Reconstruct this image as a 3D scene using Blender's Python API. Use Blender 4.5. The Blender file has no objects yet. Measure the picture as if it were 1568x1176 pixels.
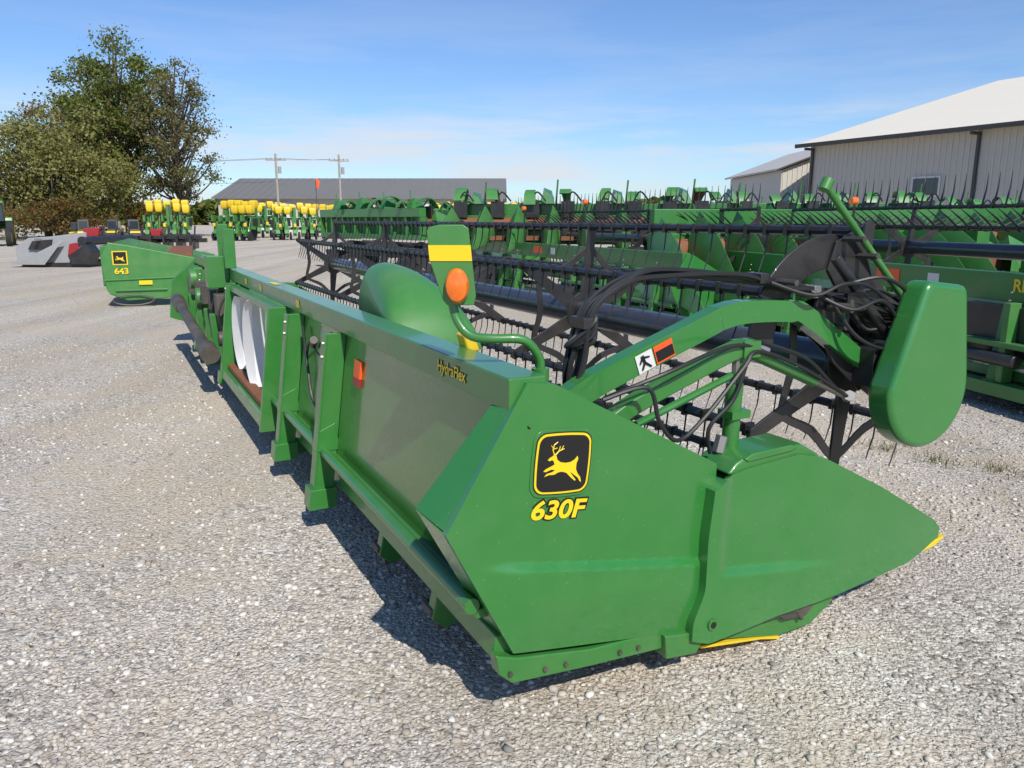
import bpy, math, random
import numpy as np
from mathutils import Vector, Matrix
random.seed(4); np.random.seed(4)
sc=bpy.context.scene
# ---------------------------------------------------------------- materials
def nt(mat):
    mat.use_nodes=True; t=mat.node_tree; return t,t.nodes,t.links,t.nodes['Principled BSDF']
def pm(name,col,rough=.5,metal=0,coat=0,var=.12,scale=6,dust=0,dustcol=(.32,.27,.2),bump=0,bscale=60,speck=0):
    m=bpy.data.materials.new(name); t,N,Lk,b=nt(m)
    tc=N.new('ShaderNodeTexCoord'); no=N.new('ShaderNodeTexNoise'); no.inputs['Scale'].default_value=scale; no.inputs['Detail'].default_value=5
    Lk.new(tc.outputs['Object'],no.inputs['Vector'])
    mx=N.new('ShaderNodeMix'); mx.data_type='RGBA'
    mx.inputs['A'].default_value=(*[c*(1-var) for c in col],1); mx.inputs['B'].default_value=(*[min(1,c*(1+var)) for c in col],1)
    Lk.new(no.outputs['Fac'],mx.inputs['Factor']); out=mx.outputs['Result']
    if dust>0:
        n2=N.new('ShaderNodeTexNoise'); n2.inputs['Scale'].default_value=3.1; n2.inputs['Detail'].default_value=9; n2.inputs['Roughness'].default_value=.7
        Lk.new(tc.outputs['Object'],n2.inputs['Vector'])
        mr=N.new('ShaderNodeMapRange'); mr.inputs[1].default_value=.42; mr.inputs[2].default_value=.75; mr.inputs[3].default_value=dust*.15; mr.inputs[4].default_value=dust
        Lk.new(n2.outputs['Fac'],mr.inputs[0])
        m2=N.new('ShaderNodeMix'); m2.data_type='RGBA'; m2.inputs['B'].default_value=(*dustcol,1)
        Lk.new(mr.outputs[0],m2.inputs['Factor']); Lk.new(out,m2.inputs['A']); out=m2.outputs['Result']
        r=N.new('ShaderNodeMapRange'); r.inputs[1].default_value=.3; r.inputs[2].default_value=.7; r.inputs[3].default_value=rough; r.inputs[4].default_value=min(1,rough+.15)
        Lk.new(n2.outputs['Fac'],r.inputs[0]); Lk.new(r.outputs[0],b.inputs['Roughness'])
    else: b.inputs['Roughness'].default_value=rough
    if speck>0:
        vs=N.new('ShaderNodeTexVoronoi'); vs.inputs['Scale'].default_value=30; Lk.new(tc.outputs['Object'],vs.inputs['Vector'])
        sm=N.new('ShaderNodeMapRange'); sm.inputs[1].default_value=.04; sm.inputs[2].default_value=.09; sm.inputs[3].default_value=speck; sm.inputs[4].default_value=0; Lk.new(vs.outputs['Distance'],sm.inputs[0])
        m3=N.new('ShaderNodeMix'); m3.data_type='RGBA'; m3.inputs['B'].default_value=(.4,.42,.3,1); Lk.new(sm.outputs[0],m3.inputs['Factor']); Lk.new(out,m3.inputs['A']); out=m3.outputs['Result']
    Lk.new(out,b.inputs['Base Color']); b.inputs['Metallic'].default_value=metal
    b.inputs['Coat Weight'].default_value=coat; b.inputs['Coat Roughness'].default_value=.08
    if bump>0:
        n3=N.new('ShaderNodeTexNoise'); n3.inputs['Scale'].default_value=bscale; Lk.new(tc.outputs['Object'],n3.inputs['Vector'])
        bp=N.new('ShaderNodeBump'); bp.inputs['Strength'].default_value=bump; bp.inputs['Distance'].default_value=.01
        Lk.new(n3.outputs['Fac'],bp.inputs['Height']); Lk.new(bp.outputs[0],b.inputs['Normal'])
    return m
def island(name,cols,rough=.7,trans=0):
    m=bpy.data.materials.new(name); t,N,Lk,b=nt(m)
    g=N.new('ShaderNodeNewGeometry'); r=N.new('ShaderNodeValToRGB')
    e=r.color_ramp.elements
    while len(e)<len(cols): e.new(.5)
    for i,cc in enumerate(cols): e[i].position=i/(len(cols)-1); e[i].color=(*cc,1)
    Lk.new(g.outputs['Random Per Island'],r.inputs[0]); Lk.new(r.outputs[0],b.inputs['Base Color']); b.inputs['Roughness'].default_value=rough
    if trans:
        b.inputs['Specular IOR Level'].default_value=.2
        tr=N.new('ShaderNodeBsdfTranslucent'); Lk.new(r.outputs[0],tr.inputs[0]); ms=N.new('ShaderNodeMixShader'); ms.inputs[0].default_value=.35
        Lk.new(b.outputs[0],ms.inputs[1]); Lk.new(tr.outputs[0],ms.inputs[2]); Lk.new(ms.outputs[0],N['Material Output'].inputs[0])
    return m
GREEN=pm('green_paint',(.024,.178,.029),.28,coat=.7,var=.06,dust=.06,speck=.3)
GREENB=pm('green_paint_frame',(.024,.172,.026),.3,coat=.45,var=.12,dust=.12)
GREENF=pm('green_paint_faded',(.038,.195,.034),.4,coat=.2,var=.2,dust=.18)
GREENP=pm('green_back_sheet',(.045,.17,.026),.22,coat=.8,var=.06,dust=.10,dustcol=(.22,.22,.10))
BLACK=pm('black_paint',(.012,.012,.014),.35,coat=.2,var=.2,dust=.1)
TUBE=pm('reel_tube_paint',(.025,.027,.036),.25,coat=.5,var=.1,dust=.12)
RUB=pm('hose_rubber',(.014,.014,.014),.5,var=.2)
YEL=pm('yellow_decal',(.78,.55,.01),.4,var=.03)
YELP=pm('yellow_plastic',(.72,.5,.015),.4,var=.08,dust=.1)
DBLK=pm('black_decal',(.01,.01,.01),.35,var=.03)
WHITE=pm('white_plastic',(.66,.66,.64),.5,var=.06,dust=.3)
STEEL=pm('worn_steel',(.35,.34,.32),.4,metal=.8,var=.2,dust=.3)
DSTEEL=pm('dark_steel',(.06,.055,.05),.5,metal=.3,var=.3,dust=.4)
RUST=pm('rusty_steel',(.2,.075,.03),.75,var=.35,scale=14)
ORANGE=pm('orange_reflector',(.85,.1,.02),.35,var=.05)
AMBER=pm('amber_lens',(.85,.16,.01),.15,coat=.6,var=.25,scale=60)
GREY=pm('grey_sheet',(.3,.31,.32),.45,var=.15,dust=.3)
RED=pm('red_paint',(.3,.015,.02),.4,coat=.2)
BARK=pm('bark',(.09,.07,.05),.9,var=.4,scale=3,bump=.5,bscale=12)
WOODP=pm('pole_wood',(.35,.31,.26),.9,var=.3)
WALLM=pm('metal_wall_beige',(.50,.465,.41),.5,var=.04,scale=.6)
RIBM=pm('metal_wall_rib',(.56,.525,.465),.5,var=.04,scale=.6)
ROOFM=pm('cream_roof',(.72,.665,.55),.6,var=.03,scale=.6)
ROOFG=pm('grey_roof',(.17,.162,.152),.55,var=.08,scale=.5)
ROOFS=pm('grey_roof_seam',(.20,.192,.182),.55,var=.08,scale=.5)
TRIM=pm('dark_trim',(.06,.055,.05),.5)
GLASS=pm('window_glass',(.03,.04,.05),.08,coat=.5)
TYRE=pm('tyre',(.02,.02,.02),.85)
# ---------------------------------------------------------------- geometry builder
class G:
    def __init__(s): s.v=[]; s.f=[]
    def add(s,vs,fs):
        o=len(s.v); s.v+= [tuple(v) for v in vs]; s.f+=[tuple(i+o for i in f) for f in fs]
    def box(s,x0,x1,y0,y1,z0,z1,f=None):
        vs=[(x,y,z) for x in(x0,x1) for y in(y0,y1) for z in(z0,z1)]
        if f: vs=[f(*v) for v in vs]
        s.add(vs,[(0,1,3,2),(4,6,7,5),(0,4,5,1),(2,3,7,6),(0,2,6,4),(1,5,7,3)])
    def prism(s,poly,a0,a1,ax='y'):
        n=len(poly)
        def P(p,a):
            if ax=='y': return (p[0],a,p[1])
            if ax=='x': return (a,p[0],p[1])
            return (p[0],p[1],a)
        vs=[P(p,a0) for p in poly]+[P(p,a1) for p in poly]
        s.add(vs,[tuple(range(n)),tuple(range(2*n-1,n-1,-1))]+[(i,(i+1)%n+0,(i+1)%n+n,i+n)[::-1] for i in range(n)])
    def path(s,pts,r,n=8,cap=True):
        pts=[Vector(p) for p in pts]; m=len(pts); rs=r if isinstance(r,(list,tuple)) else [r]*m
        vs=[]; up=None
        for i,p in enumerate(pts):
            t=(pts[min(i+1,m-1)]-pts[max(i-1,0)]).normalized()
            if up is None: up=Vector((0,0,1)) if abs(t.z)<.9 else Vector((1,0,0))
            a=t.cross(up).normalized(); b=a.cross(t).normalized(); up=b
            for k in range(n):
                w=2*math.pi*k/n; vs.append(p+a*math.cos(w)*rs[i]+b*math.sin(w)*rs[i])
        fs=[(i*n+k,i*n+(k+1)%n,(i+1)*n+(k+1)%n,(i+1)*n+k) for i in range(m-1) for k in range(n)]
        if cap: fs+=[tuple(range(n))[::-1],tuple(range((m-1)*n,m*n))]
        s.add(vs,fs)
    def tube(s,a,b,r,r2=None,n=10): s.path([a,b],[r,r if r2 is None else r2],n)
def smoothpts(pts,k=6):
    P=[Vector(p) for p in pts]; out=[]
    for i in range(len(P)-1):
        a=P[max(i-1,0)];b=P[i];c=P[i+1];d=P[min(i+2,len(P)-1)]
        for j in range(k):
            t=j/k; out.append(.5*((2*b)+(c-a)*t+(2*a-5*b+4*c-d)*t*t+(3*b-a-3*c+d)*t**3))
    out.append(P[-1]); return out
def empty(name,loc=(0,0,0),rz=0,scale=1):
    e=bpy.data.objects.new(name,None); sc.collection.objects.link(e); e.location=loc; e.rotation_euler=(0,0,rz); e.scale=(scale,)*3; e.empty_display_size=.2; return e
def obj(g,name,par,mat,smooth=False,bevel=0,fixn=True):
    me=bpy.data.meshes.new(name); me.from_pydata(g.v,[],g.f); me.update()
    if fixn:
        import bmesh
        bm=bmesh.new(); bm.from_mesh(me); bmesh.ops.recalc_face_normals(bm,faces=bm.faces); bm.to_mesh(me); bm.free()
    me.materials.append(mat)
    o=bpy.data.objects.new(name,me); sc.collection.objects.link(o)
    if par: o.parent=par
    if smooth or bevel:
        me.polygons.foreach_set('use_smooth',[True]*len(me.polygons))
        me.set_sharp_from_angle(angle=math.radians(38))
    if bevel:
        b=o.modifiers.new('bevel','BEVEL'); b.width=bevel; b.segments=2 if bevel<.01 else 3; b.limit_method='ANGLE'; b.angle_limit=math.radians(38); b.harden_normals=True
    return o
def dup(root,loc,rz,scale=1,skip=()):
    e=empty(root.name.split('.')[0],loc,rz,scale)
    for c in root.children:
        if c.name.split('.')[0] in skip: continue
        k=c.copy(); sc.collection.objects.link(k); k.parent=e
    return e
def text(name,body,size,org,ax,ay,mat,par,off=0,shear=0):
    cu=bpy.data.curves.new(name,'FONT'); cu.body=body; cu.size=size; cu.offset=off; cu.shear=shear; cu.align_x='CENTER'; cu.align_y='CENTER'
    o=bpy.data.objects.new(name+'_tmp',cu); sc.collection.objects.link(o); bpy.context.view_layer.update()
    me=bpy.data.meshes.new_from_object(o.evaluated_get(bpy.context.evaluated_depsgraph_get()))
    bpy.data.objects.remove(o)
    ax=Vector(ax);ay=Vector(ay);org=Vector(org)
    for v in me.vertices: v.co=org+ax*v.co.x+ay*v.co.y
    me.materials.clear(); me.materials.append(mat)
    k=bpy.data.objects.new(name,me); sc.collection.objects.link(k); k.parent=par; return k
def sh(d,l,z): return (d+.13*(z-1.15),l,z)
# ---------------------------------------------------------------- header common parts
END=[(.053,1.166),(-.221,.727),(.002,.282),(.75,.165),(.816,.345),(.824,.797),(.149,1.154)]
def reel(par,c,R,l0,l1,ang0,tl,spiders,step=.15,outward=False,tk=1):
    cd,cz=c; g=G(); g.tube((cd,l0,cz),(cd,l1,cz),.085,n=20); obj(g,'reel_tube',par,TUBE,True)
    g=G(); gt=G()
    for i in range(6):
        a=math.radians(ang0+60*i); x=cd+R*math.cos(a); z=cz+R*math.sin(a)
        g.tube((x,l0,z),(x,l1,z),.023,n=8)
        l=l0+.05
        while l<l1:
            if outward: q=(x+tl*math.cos(a)+.03,l,z+tl*math.sin(a))
            else: q=(x-.05,l,z-tl)
            gt.path([(x,l,z),((x+q[0])/2+.015,l,(z+q[2])/2),q],[.006*tk,.005*tk,.0035],4); 
            gt.box(x-.026,x+.026,l-.010,l+.010,z-.026,z+.026)
            l+=step
    obj(g,'reel_bats',par,BLACK,True); obj(gt,'reel_tines',par,BLACK)
    g=G()
    for l in spiders:
        for i in range(6):
            a=math.radians(ang0+60*i); a2=a+math.radians(60)
            ca,sa=math.cos(a),math.sin(a)
            def P(r,w): return (cd+r*ca-w*sa, cz+r*sa+w*ca)
            g.prism([P(.07,-.05),P(R*.6,-.035),P(R+.03,-.03),P(R+.05,0),P(R+.03,.03),P(R*.6,.035),P(.07,.05)],l-.006,l+.006)
            arc_o=[];arc_i=[]
            for k in range(7):
                t=k/6; aa=a+(a2-a)*t; ro=R*(.80-.16*math.sin(math.pi*t)); ri=ro-.045
                arc_o.append((cd+ro*math.cos(aa),cz+ro*math.sin(aa))); arc_i.append((cd+ri*math.cos(aa),cz+ri*math.sin(aa)))
            g.prism(arc_o+arc_i[::-1],l-.0035,l+.0035)
        hub=[(cd+.14*math.cos(k*math.pi/12),cz+.14*math.sin(k*math.pi/12)) for k in range(24)]
        g.prism(hub,l-.012,l+.012)
    obj(g,'reel_spiders',par,BLACK,True,.002)
def frame(par,l1,bh,posts,gm,opening,bev=.006):
    g=G(); g.box(0,.13,.02,l1,1.18-bh,1.18); obj(g,'top_beam',par,gm,bevel=bev)
    g=G()
    o0,o1=opening
    for a,b in((.03,o0),(o1,l1)):
        g.box(.045,.055,a,b,.40,1.18-bh-.003,sh)
    obj(g,'back_sheet',par,GREENP)
    g=G()
    for a,b in((.06,o0),(o1,l1)):
        g.box(.0,.06,a,b,.395,.43,sh)
    for a,b in((.035,o0),(o1,l1)):
        g.box(.065,.15,a,b,.25,.335,sh)
    obj(g,'lower_rails',par,gm,bevel=bev)
    g=G(); g.tube(sh(-.02,.06,.445),sh(-.02,o0,.445),.027,n=14); obj(g,'torque_tube',par,gm,True)
    g=G()
    for l in posts:
        g.box(-.055,.044,l-.005,l+.005,.2,1.18-bh-.004,sh); g.box(-.067,-.055,l-.012,l+.075,.16,1.18-bh-.004,sh); g.box(-.055,.040,l+.060,l+.070,.2,1.17-bh,sh)
        g.box(-.085,.06,l-.03,l+.10,.14,.25,sh)
        g.prism([(-.14,.56),(-.05,.60),(-.03,.45),(-.16,.45)],l-.010,l+.08)
    obj(g,'posts',par,gm,bevel=.004)
    g=G()
    l=.15
    while l<l1:
        if not(o0<l<o1): g.tube(sh(-.003,l,.408),sh(-.010,l,.408),.007,n=6)
        l+=.16
    for l in posts:
        for z in(.19,.225,.95,1.02): g.tube(sh(-.066,l+.015,z),sh(-.078,l+.015,z),.01,n=6)
    obj(g,'bolts',par,STEEL)
    g=G(); g.prism([(.0,.26),(.2,.3),(.5,.36),(.9,.25),(1.5,.09),(1.55,.06),(.9,.2),(.5,.3),(.1,.22)],.05,l1-.05); obj(g,'table_floor',par,STEEL)
    g=G(); g.box(1.45,1.56,.05,l1-.05,.05,.085)
    l=.1
    while l<l1-.05:
        g.add([(1.56,l-.018,.06),(1.56,l+.018,.06),(1.70,l,.075),(1.56,l,.09)],[(0,2,1),(0,3,2),(1,2,3),(0,1,3)])
        l+=.076
    obj(g,'cutterbar',par,BLACK)
    g=G(); g.tube((.48,.08,.66),(.48,l1-.08,.66),.16,n=20)
    for seg in((.1,o0),(l1-.1,o1)):
        n=int(abs(seg[1]-seg[0])/.5*16); vs=[];fs=[]
        for i in range(n+1):
            t=i/16*2*math.pi; l=seg[0]+(seg[1]-seg[0])*i/n
            for r in(.15,.27): vs.append((.48+r*math.cos(t),l,.66+r*math.sin(t)))
        fs=[(2*i,2*i+1,2*i+3,2*i+2) for i in range(n)]; g.add(vs,fs)
    obj(g,'auger',par,GREENF,True,fixn=False)
# ================================================================ MAIN HEADER
H=empty('combine_header',(0,2.24,0),math.radians(27.5))
L1=9.2
frame(H,L1,.105,[1.93,2.88,5.55,6.6,7.7],GREENB,(3.3,5.35))
def key(keys,t):
    for (t0,p0),(t1,p1) in zip(keys,keys[1:]):
        if t<=t1+1e-9:
            k=(t-t0)/(t1-t0); return tuple(a+(b-a)*k for a,b in zip(p0,p1))
    return keys[-1][1]
def ss(a,b,x):
    x=max(0,min(1,(x-a)/(b-a))); return x*x*(3-2*x)
def skin_sheet(name,left,right,lf,thick,mat,bev,nr=100,nc=30):
    g=G(); V=[]
    for i in range(nr+1):
        t=i/nr; a=key(left,t); b=key(right,t)
        for j in range(nc+1):
            s=j/nc; d=a[0]+(b[0]-a[0])*s; z=a[1]+(b[1]-a[1])*s; V.append((d,lf(d,z),z))
    F=[(i*(nc+1)+j,(i+1)*(nc+1)+j,(i+1)*(nc+1)+j+1,i*(nc+1)+j+1) for i in range(nr) for j in range(nc)]
    rim=[j for j in range(nc+1)]+[i*(nc+1)+nc for i in range(1,nr+1)]+[nr*(nc+1)+j for j in range(nc-1,-1,-1)]+[i*(nc+1) for i in range(nr-1,0,-1)]
    o=len(V); n=len(rim)
    for r in rim:
        d,l,z=V[r]; V.append((*[d],thick(d,z),z))
    F+=[(rim[k],rim[(k+1)%n],o+(k+1)%n,o+k) for k in range(n)]
    F.append(tuple(range(o,o+n)))
    g.add(V,F); return obj(g,name,H,mat,True,bev)
CD=.024
def crz(d): return .600-.185*(d+.08)
def lp(d,z):
    w=ss(-.12,.06,d)*(1-ss(.72,.80,d))
    zc=crz(d)
    # pressed ledge facing up at the crease, fading back towards the bottom edge; very slight oil-canning
    wav=.0012*math.sin(d*9+1)*math.sin(z*8)
    return -CD*w*(1-ss(zc-.016,zc+.008,z))*ss(-.02,.30,z-.20+.15*d)-abs(wav)*0-wav*.6
left=[(0,(.053,1.166)),(.5,(-.221,.727)),(1,(.002,.282))]
right=[(0,(.149,1.154)),(.42,(.824,.797)),(.85,(.816,.345)),(1,(.75,.165))]
skin_sheet('end_sheet',left,right,lambda d,z:lp(d,z),lambda d,z:.03,GREEN,.009)
g=G(); q=[(.053,1.166),(-.221,.727),(.002,.282)]; q2=[(.07,1.15),(-.262,.772),(-.03,.33)]
for i in range(2):
    a,b,c2,d2=q[i],q[i+1],q2[i+1],q2[i]
    ins=.008
    vs=[(a[0]+ins,.012,a[1]-ins),(b[0]+ins,.012,b[1]),(c2[0]+.0,.15,c2[1]),(d2[0],.15,d2[1])]
    vs+=[(x+.02,l,z) for x,l,z in vs]
    g.add(vs,[(0,1,2,3),(4,5,6,7),(0,1,5,4),(1,2,6,5),(2,3,7,6),(3,0,4,7)])
obj(g,'end_sheet_flange',H,GREEN,bevel=.003)
th=math.radians(-5.2); ax=(math.cos(th),0,math.sin(th)); ay=(-math.sin(th),0,math.cos(th)); C=(.178,.897)
def L2(x,y,l): return (C[0]+ax[0]*x+ay[0]*y,l-.001,C[1]+ax[2]*x+ay[2]*y)
def rrect(w,h,r,n=6):
    pts=[]
    for cx,cy,a0 in((w-r,h-r,0),(-w+r,h-r,90),(-w+r,-h+r,180),(w-r,-h+r,270)):
        for k in range(n+1):
            a=math.radians(a0+90*k/n); pts.append((cx+r*math.cos(a),cy+r*math.sin(a)))
    return pts
def badge(w,h,r,bow):
    out=[]
    P=rrect(w,h,r); n=len(P)
    for i in range(n):
        a=P[i]; b=P[(i+1)%n]
        m_=6 if math.hypot(a[0]-b[0],a[1]-b[1])>w*.5 else 1
        for k in range(m_):
            t=k/m_; x=a[0]+(b[0]-a[0])*t; y=a[1]+(b[1]-a[1])*t
            out.append((x*(1+bow*(1-(y/h)**2)),y*(1+bow*(1-(x/w)**2))))
    return out
def plate(name,pts,l0,l1,mat,bevel=0):
    g=G(); n=len(pts); vs=[L2(x,y,l0) for x,y in pts]+[L2(x,y,l1) for x,y in pts]
    g.add(vs,[tuple(range(n)),tuple(range(2*n-1,n-1,-1))]+[(i,(i+1)%n,(i+1)%n+n,i+n) for i in range(n)]); return obj(g,name,H,mat,bevel=bevel)
S=.096
plate('emblem_recess',badge(S*1.14,S*1.12,.035,.04),-.0035,.005,GREEN,.002)
plate('emblem_rim',badge(S*1.04,S*1.02,.03,.05),-.0045,.0,DBLK)
plate('emblem_border',badge(S,S*.98,.028,.05),-.0057,.0,YEL)
plate('emblem_field',badge(S*.93,S*.91,.024,.05),-.0072,-.004,DBLK)
deer=[(20,58),(24,62),(30,65),(33,69),(37,66),(40,58),(47,53),(58,51),(69,52),(77,56),(83,63),(85,57),(82,49),(82,38),(86,30),(93,22),(96,12),(92,15),(88,21),(78,28),(70,34),(75,27),(84,17),(81,16),(72,23),(62,32),(52,35),(44,34),(36,30),(25,30),(16,27),(20,32),(32,35),(38,39),(29,40),(18,36),(13,37),(17,41),(29,46),(35,49),(33,55),(29,58),(24,56)]
k=S*1.8/100
plate('emblem_deer',[((x-54)*k,(y-50)*k) for x,y in deer],-.0085,-.006,YEL)
g=G()
for a,b,r in(((33,67),(29,76),1.5),((29,76),(31,86),1.3),((31,86),(38,91),1.1),((30,79),(25,85),1),((35,67),(42,74),1.5),((42,74),(53,78),1.2),((42,74),(44,83),1.1),((47,76),(51,84),1),((30,78),(38,80),.9)):
    pa=L2((a[0]-54)*k,(a[1]-50)*k,-.0078); pb=L2((b[0]-54)*k,(b[1]-50)*k,-.0078); g.tube(pa,pb,r*k,r*k*.8,n=5)
obj(g,'emblem_antlers',H,YEL)
for nm,mt,off,l in(('model_text_outline',DBLK,.0072,-.0025),('model_text',YEL,.0024,-.0040)):
    text(nm,'630F',.084,(.160,l,.742),(1.2*ax[0],0,1.2*ax[2]-.03),ay,mt,H,off,.18)
def interp(P,x):
    for (a,b),(c2,d2) in zip(P,P[1:]):
        if a<=x<=c2: return b+(d2-b)*(x-a)/(c2-a)
    return P[-1][1] if x>P[-1][0] else P[0][1]
g=G(); V=[]
def dl(d): return -.048+.05*max(0,(d-1.2)/.95)**1.5
low=[(.73,.16),(.82,.122),(1.139,.148),(1.466,.152),(1.951,.18),(2.17,.245)]
upp=[(.76,.715),(.81,.752),(.95,.768),(1.2,.785),(1.317,.762),(1.7,.572),(2.12,.34),(2.17,.29)]
nz=50
ds=[.745+(2.165-.745)*(i/60) for i in range(61)]
def cr2(d): return .40-.07*(d-.8)/.5
for d in ds:
    a=interp(low,d); b=interp(upp,d)
    for j in range(nz+1):
        z=a+(b-a)*j/nz
        st=.020*ss(.80,.86,d)*(1-ss(1.1,1.5,d))*ss(cr2(d)-.018,cr2(d)+.008,z)
        off=(.05*ss(.2,.36,z)+.02*ss(.5,.75,z)-.035)*(1-ss(.745,1.0,d))
        V.append((d+off,dl(d)+st,z))
m=nz+1
F=[(i*m+j,(i+1)*m+j,(i+1)*m+j+1,i*m+j+1) for i in range(60) for j in range(nz)]
rim=[i*m for i in range(61)]+[60*m+j for j in range(1,m)]+[i*m+nz for i in range(59,-1,-1)]+[j for j in range(nz-1,0,-1)]
o=len(V); nn=len(rim)
for r in rim:
    d,l,z=V[r]; w=.22*(1-ss(.9,2.16,d)); top=z>interp(upp,d)-.01
    V.append((d,l+.028+(.0 if top else w),z-(.012 if top else 0)))
F+=[(rim[q_],rim[(q_+1)%nn],o+(q_+1)%nn,o+q_) for q_ in range(nn)]; F.append(tuple(range(o,o+nn)))
g.add(V,F); obj(g,'crop_divider',H,GREEN,True,.007)
g=G(); g.prism([(.86,.755),(.90,.79),(.95,.812),(1.22,.822),(1.33,.76),(1.3,.74),(.9,.74)],-.02,.16); obj(g,'divider_cap',H,GREENB,bevel=.012)
g=G(); g.prism([(.93,.803),(.97,.820),(1.16,.826),(1.2,.812),(1.16,.80),(.95,.79)],-.026,-.0); obj(g,'divider_grip',H,GREENB,bevel=.006)
g=G(); g.prism([(2.05,.202),(2.14,.215),(2.205,.252),(2.14,.242),(2.06,.214)],-.005,.05); obj(g,'divider_tip',H,YELP,bevel=.004)
g=G(); g.tube((.80,-.05,.20),(.80,-.056,.20),.022,n=16); obj(g,'pivot_ring',H,GREENB,True)
g=G(); g.tube((.80,-.055,.20),(.80,-.058,.20),.013,n=12); obj(g,'pivot_hole',H,DBLK)
g=G(); g.prism([(-.06,.29),(-.05,.22),(.0,.175),(.3,.15),(.62,.13),(.66,.2),(.3,.215),(.02,.262)],-.005,.05)
g.prism([(.60,.195),(.61,.10),(.75,.085),(.80,.16),(.72,.175)],-.03,.08)
g.prism([(.80,.105),(1.0,.065),(1.2,.02),(1.38,.025),(1.50,.10),(1.49,.165),(1.15,.16),(.85,.15)],.0,.25)
obj(g,'end_skid',H,GREENB,bevel=.006)
g=G()
for d,z in((-.01,.215),(.12,.195),(.2,.19),(.42,.172),(.5,.168),(.68,.14)): g.tube((d,-.004,z),(d,-.014,z),.009,n=6)
obj(g,'skid_bolts',H,DSTEEL)
g=G(); g.prism([(.79,.082),(.95,.058),(1.10,.036),(1.2,.010),(1.2,.022),(1.08,.046),(.95,.068),(.79,.092)],-.006,.22); obj(g,'skid_plate',H,YELP)
g=G(); g.prism([(1.16,.135),(1.2,.10),(1.32,.09),(1.36,.125),(1.3,.142)],-.025,-.0); g.tube((1.1,-.01,.12),(1.26,-.02,.13),.01); g.tube((1.26,-.02,.13),(1.3,-.02,.08),.01); obj(g,'skid_latch',H,DSTEEL,bevel=.004)
reel(H,(1.80,1.03),.57,.27,8.9,85,.22,[.27,2.4,4.55,6.7,8.9],.13)
def ribbon(g,pts,h,l0,l1):
    P=smoothpts([(a,0,b) for a,b in pts],6); up=[];dn=[]
    for i,p in enumerate(P):
        t=(P[min(i+1,len(P)-1)]-P[max(i-1,0)]).normalized(); nrm=Vector((-t.z,0,t.x)); hh=h if not callable(h) else h(i/(len(P)-1))
        up.append((p.x+nrm.x*hh/2,p.z+nrm.z*hh/2)); dn.append((p.x-nrm.x*hh/2,p.z-nrm.z*hh/2))
    n=len(P)
    vs=[(a,l0,b) for a,b in up]+[(a,l0,b) for a,b in dn]+[(a,l1,b) for a,b in up]+[(a,l1,b) for a,b in dn]
    fs=[]
    for i in range(n-1):
        fs+=[(i,i+1,n+i+1,n+i),(2*n+i,2*n+i+1,3*n+i+1,3*n+i),(i,i+1,2*n+i+1,2*n+i),(n+i,n+i+1,3*n+i+1,3*n+i)]
    fs+=[(0,n,3*n,2*n),(n-1,2*n-1,4*n-1,3*n-1)]
    g.add(vs,fs)
g=G()
ribbon(g,[(.30,1.02),(.42,1.09),(.90,1.262),(.98,1.29),(1.10,1.305),(1.32,1.295),(1.42,1.27),(1.80,1.04)],lambda t:.088-.03*max(0,t-.5),.17,.235)
obj(g,'reel_arm',H,GREEN,True,.008)
g=G()
ribbon(g,[(.42,.96),(.56,1.03),(.95,1.165),(1.06,1.185)],.06,.09,.15); obj(g,'lift_arm',H,GREENB,True,.008)
g=G(); g.tube((1.03,.12,1.18),(1.42,.12,1.02),.027,n=14); g.tube((1.0,.12,1.05),(.99,.12,.70),.032,n=14); g.tube((1.03,.12,1.18),(1.0,.12,1.05),.02,n=10); g.box(.96,1.05,.08,.16,.92,.95); g.box(1.0,1.08,.08,.16,1.15,1.21)
g.tube((.55,.13,.94),(1.0,.13,1.08),.014,n=8)
obj(g,'lift_cylinder',H,GREENB,True)
g=G(); g.tube((1.42,.12,1.02),(1.63,.12,.93),.016,n=12); g.tube((1.60,.09,.945),(1.66,.15,.92),.022,n=8); g.tube((.90,.10,.62),(.93,.10,.82),.016,n=10)
g.tube((.92,.10,.80),(.935,.10,.86),.024,n=6); g.tube((1.01,.12,.97),(1.0,.12,1.16),.016,n=8); g.tube((1.08,.12,1.19),(1.14,.11,1.16),.02,n=8); obj(g,'cylinder_rod',H,STEEL,True)
g=G(); g.tube((1.489,.2,1.776),(2.06,.2,1.279),.015,n=10); g.tube((1.478,.2,1.76),(1.50,.2,1.80),.024,n=10); obj(g,'reel_prop_rod',H,GREENF,True)
c1=(1.945,.955); r1=.250
pts=[]
for k in range(0,25):
    a=math.radians(172+ (372-172)*k/24); pts.append((c1[0]+r1*math.cos(a),c1[1]+r1*math.sin(a)))
for cx,cz,r,a0,a1 in((2.075,1.335,.05,10,85),(1.895,1.355,.05,85,160)):
    for k in range(6):
        a=math.radians(a0+(a1-a0)*k/5); pts.append((cx+r*math.cos(a),cz+r*math.sin(a)))
g=G(); g.prism(pts,-.03,.09); obj(g,'drive_shield',H,GREEN,bevel=.028)
g=G()
g.prism([(1.50,1.34),(1.62,1.28),(1.86,.98),(1.80,.92),(1.62,1.06),(1.48,1.26)],.20,.215)
g.prism([(1.62,1.56),(1.72,1.60),(1.80,1.52),(1.98,1.16),(1.88,1.10),(1.70,1.30),(1.58,1.44)],.235,.25)
arc=[(1.62+.44*math.cos(math.radians(a)),1.15+.44*math.sin(math.radians(a))) for a in range(70,182,8)]+[(1.62+.30*math.cos(math.radians(a)),1.15+.30*math.sin(math.radians(a))) for a in range(181,69,-8)]
g.prism(arc,.25,.262)
g.box(1.74,1.92,.1,.22,.96,1.12); g.box(1.60,1.72,.14,.2,1.28,1.36)
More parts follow.
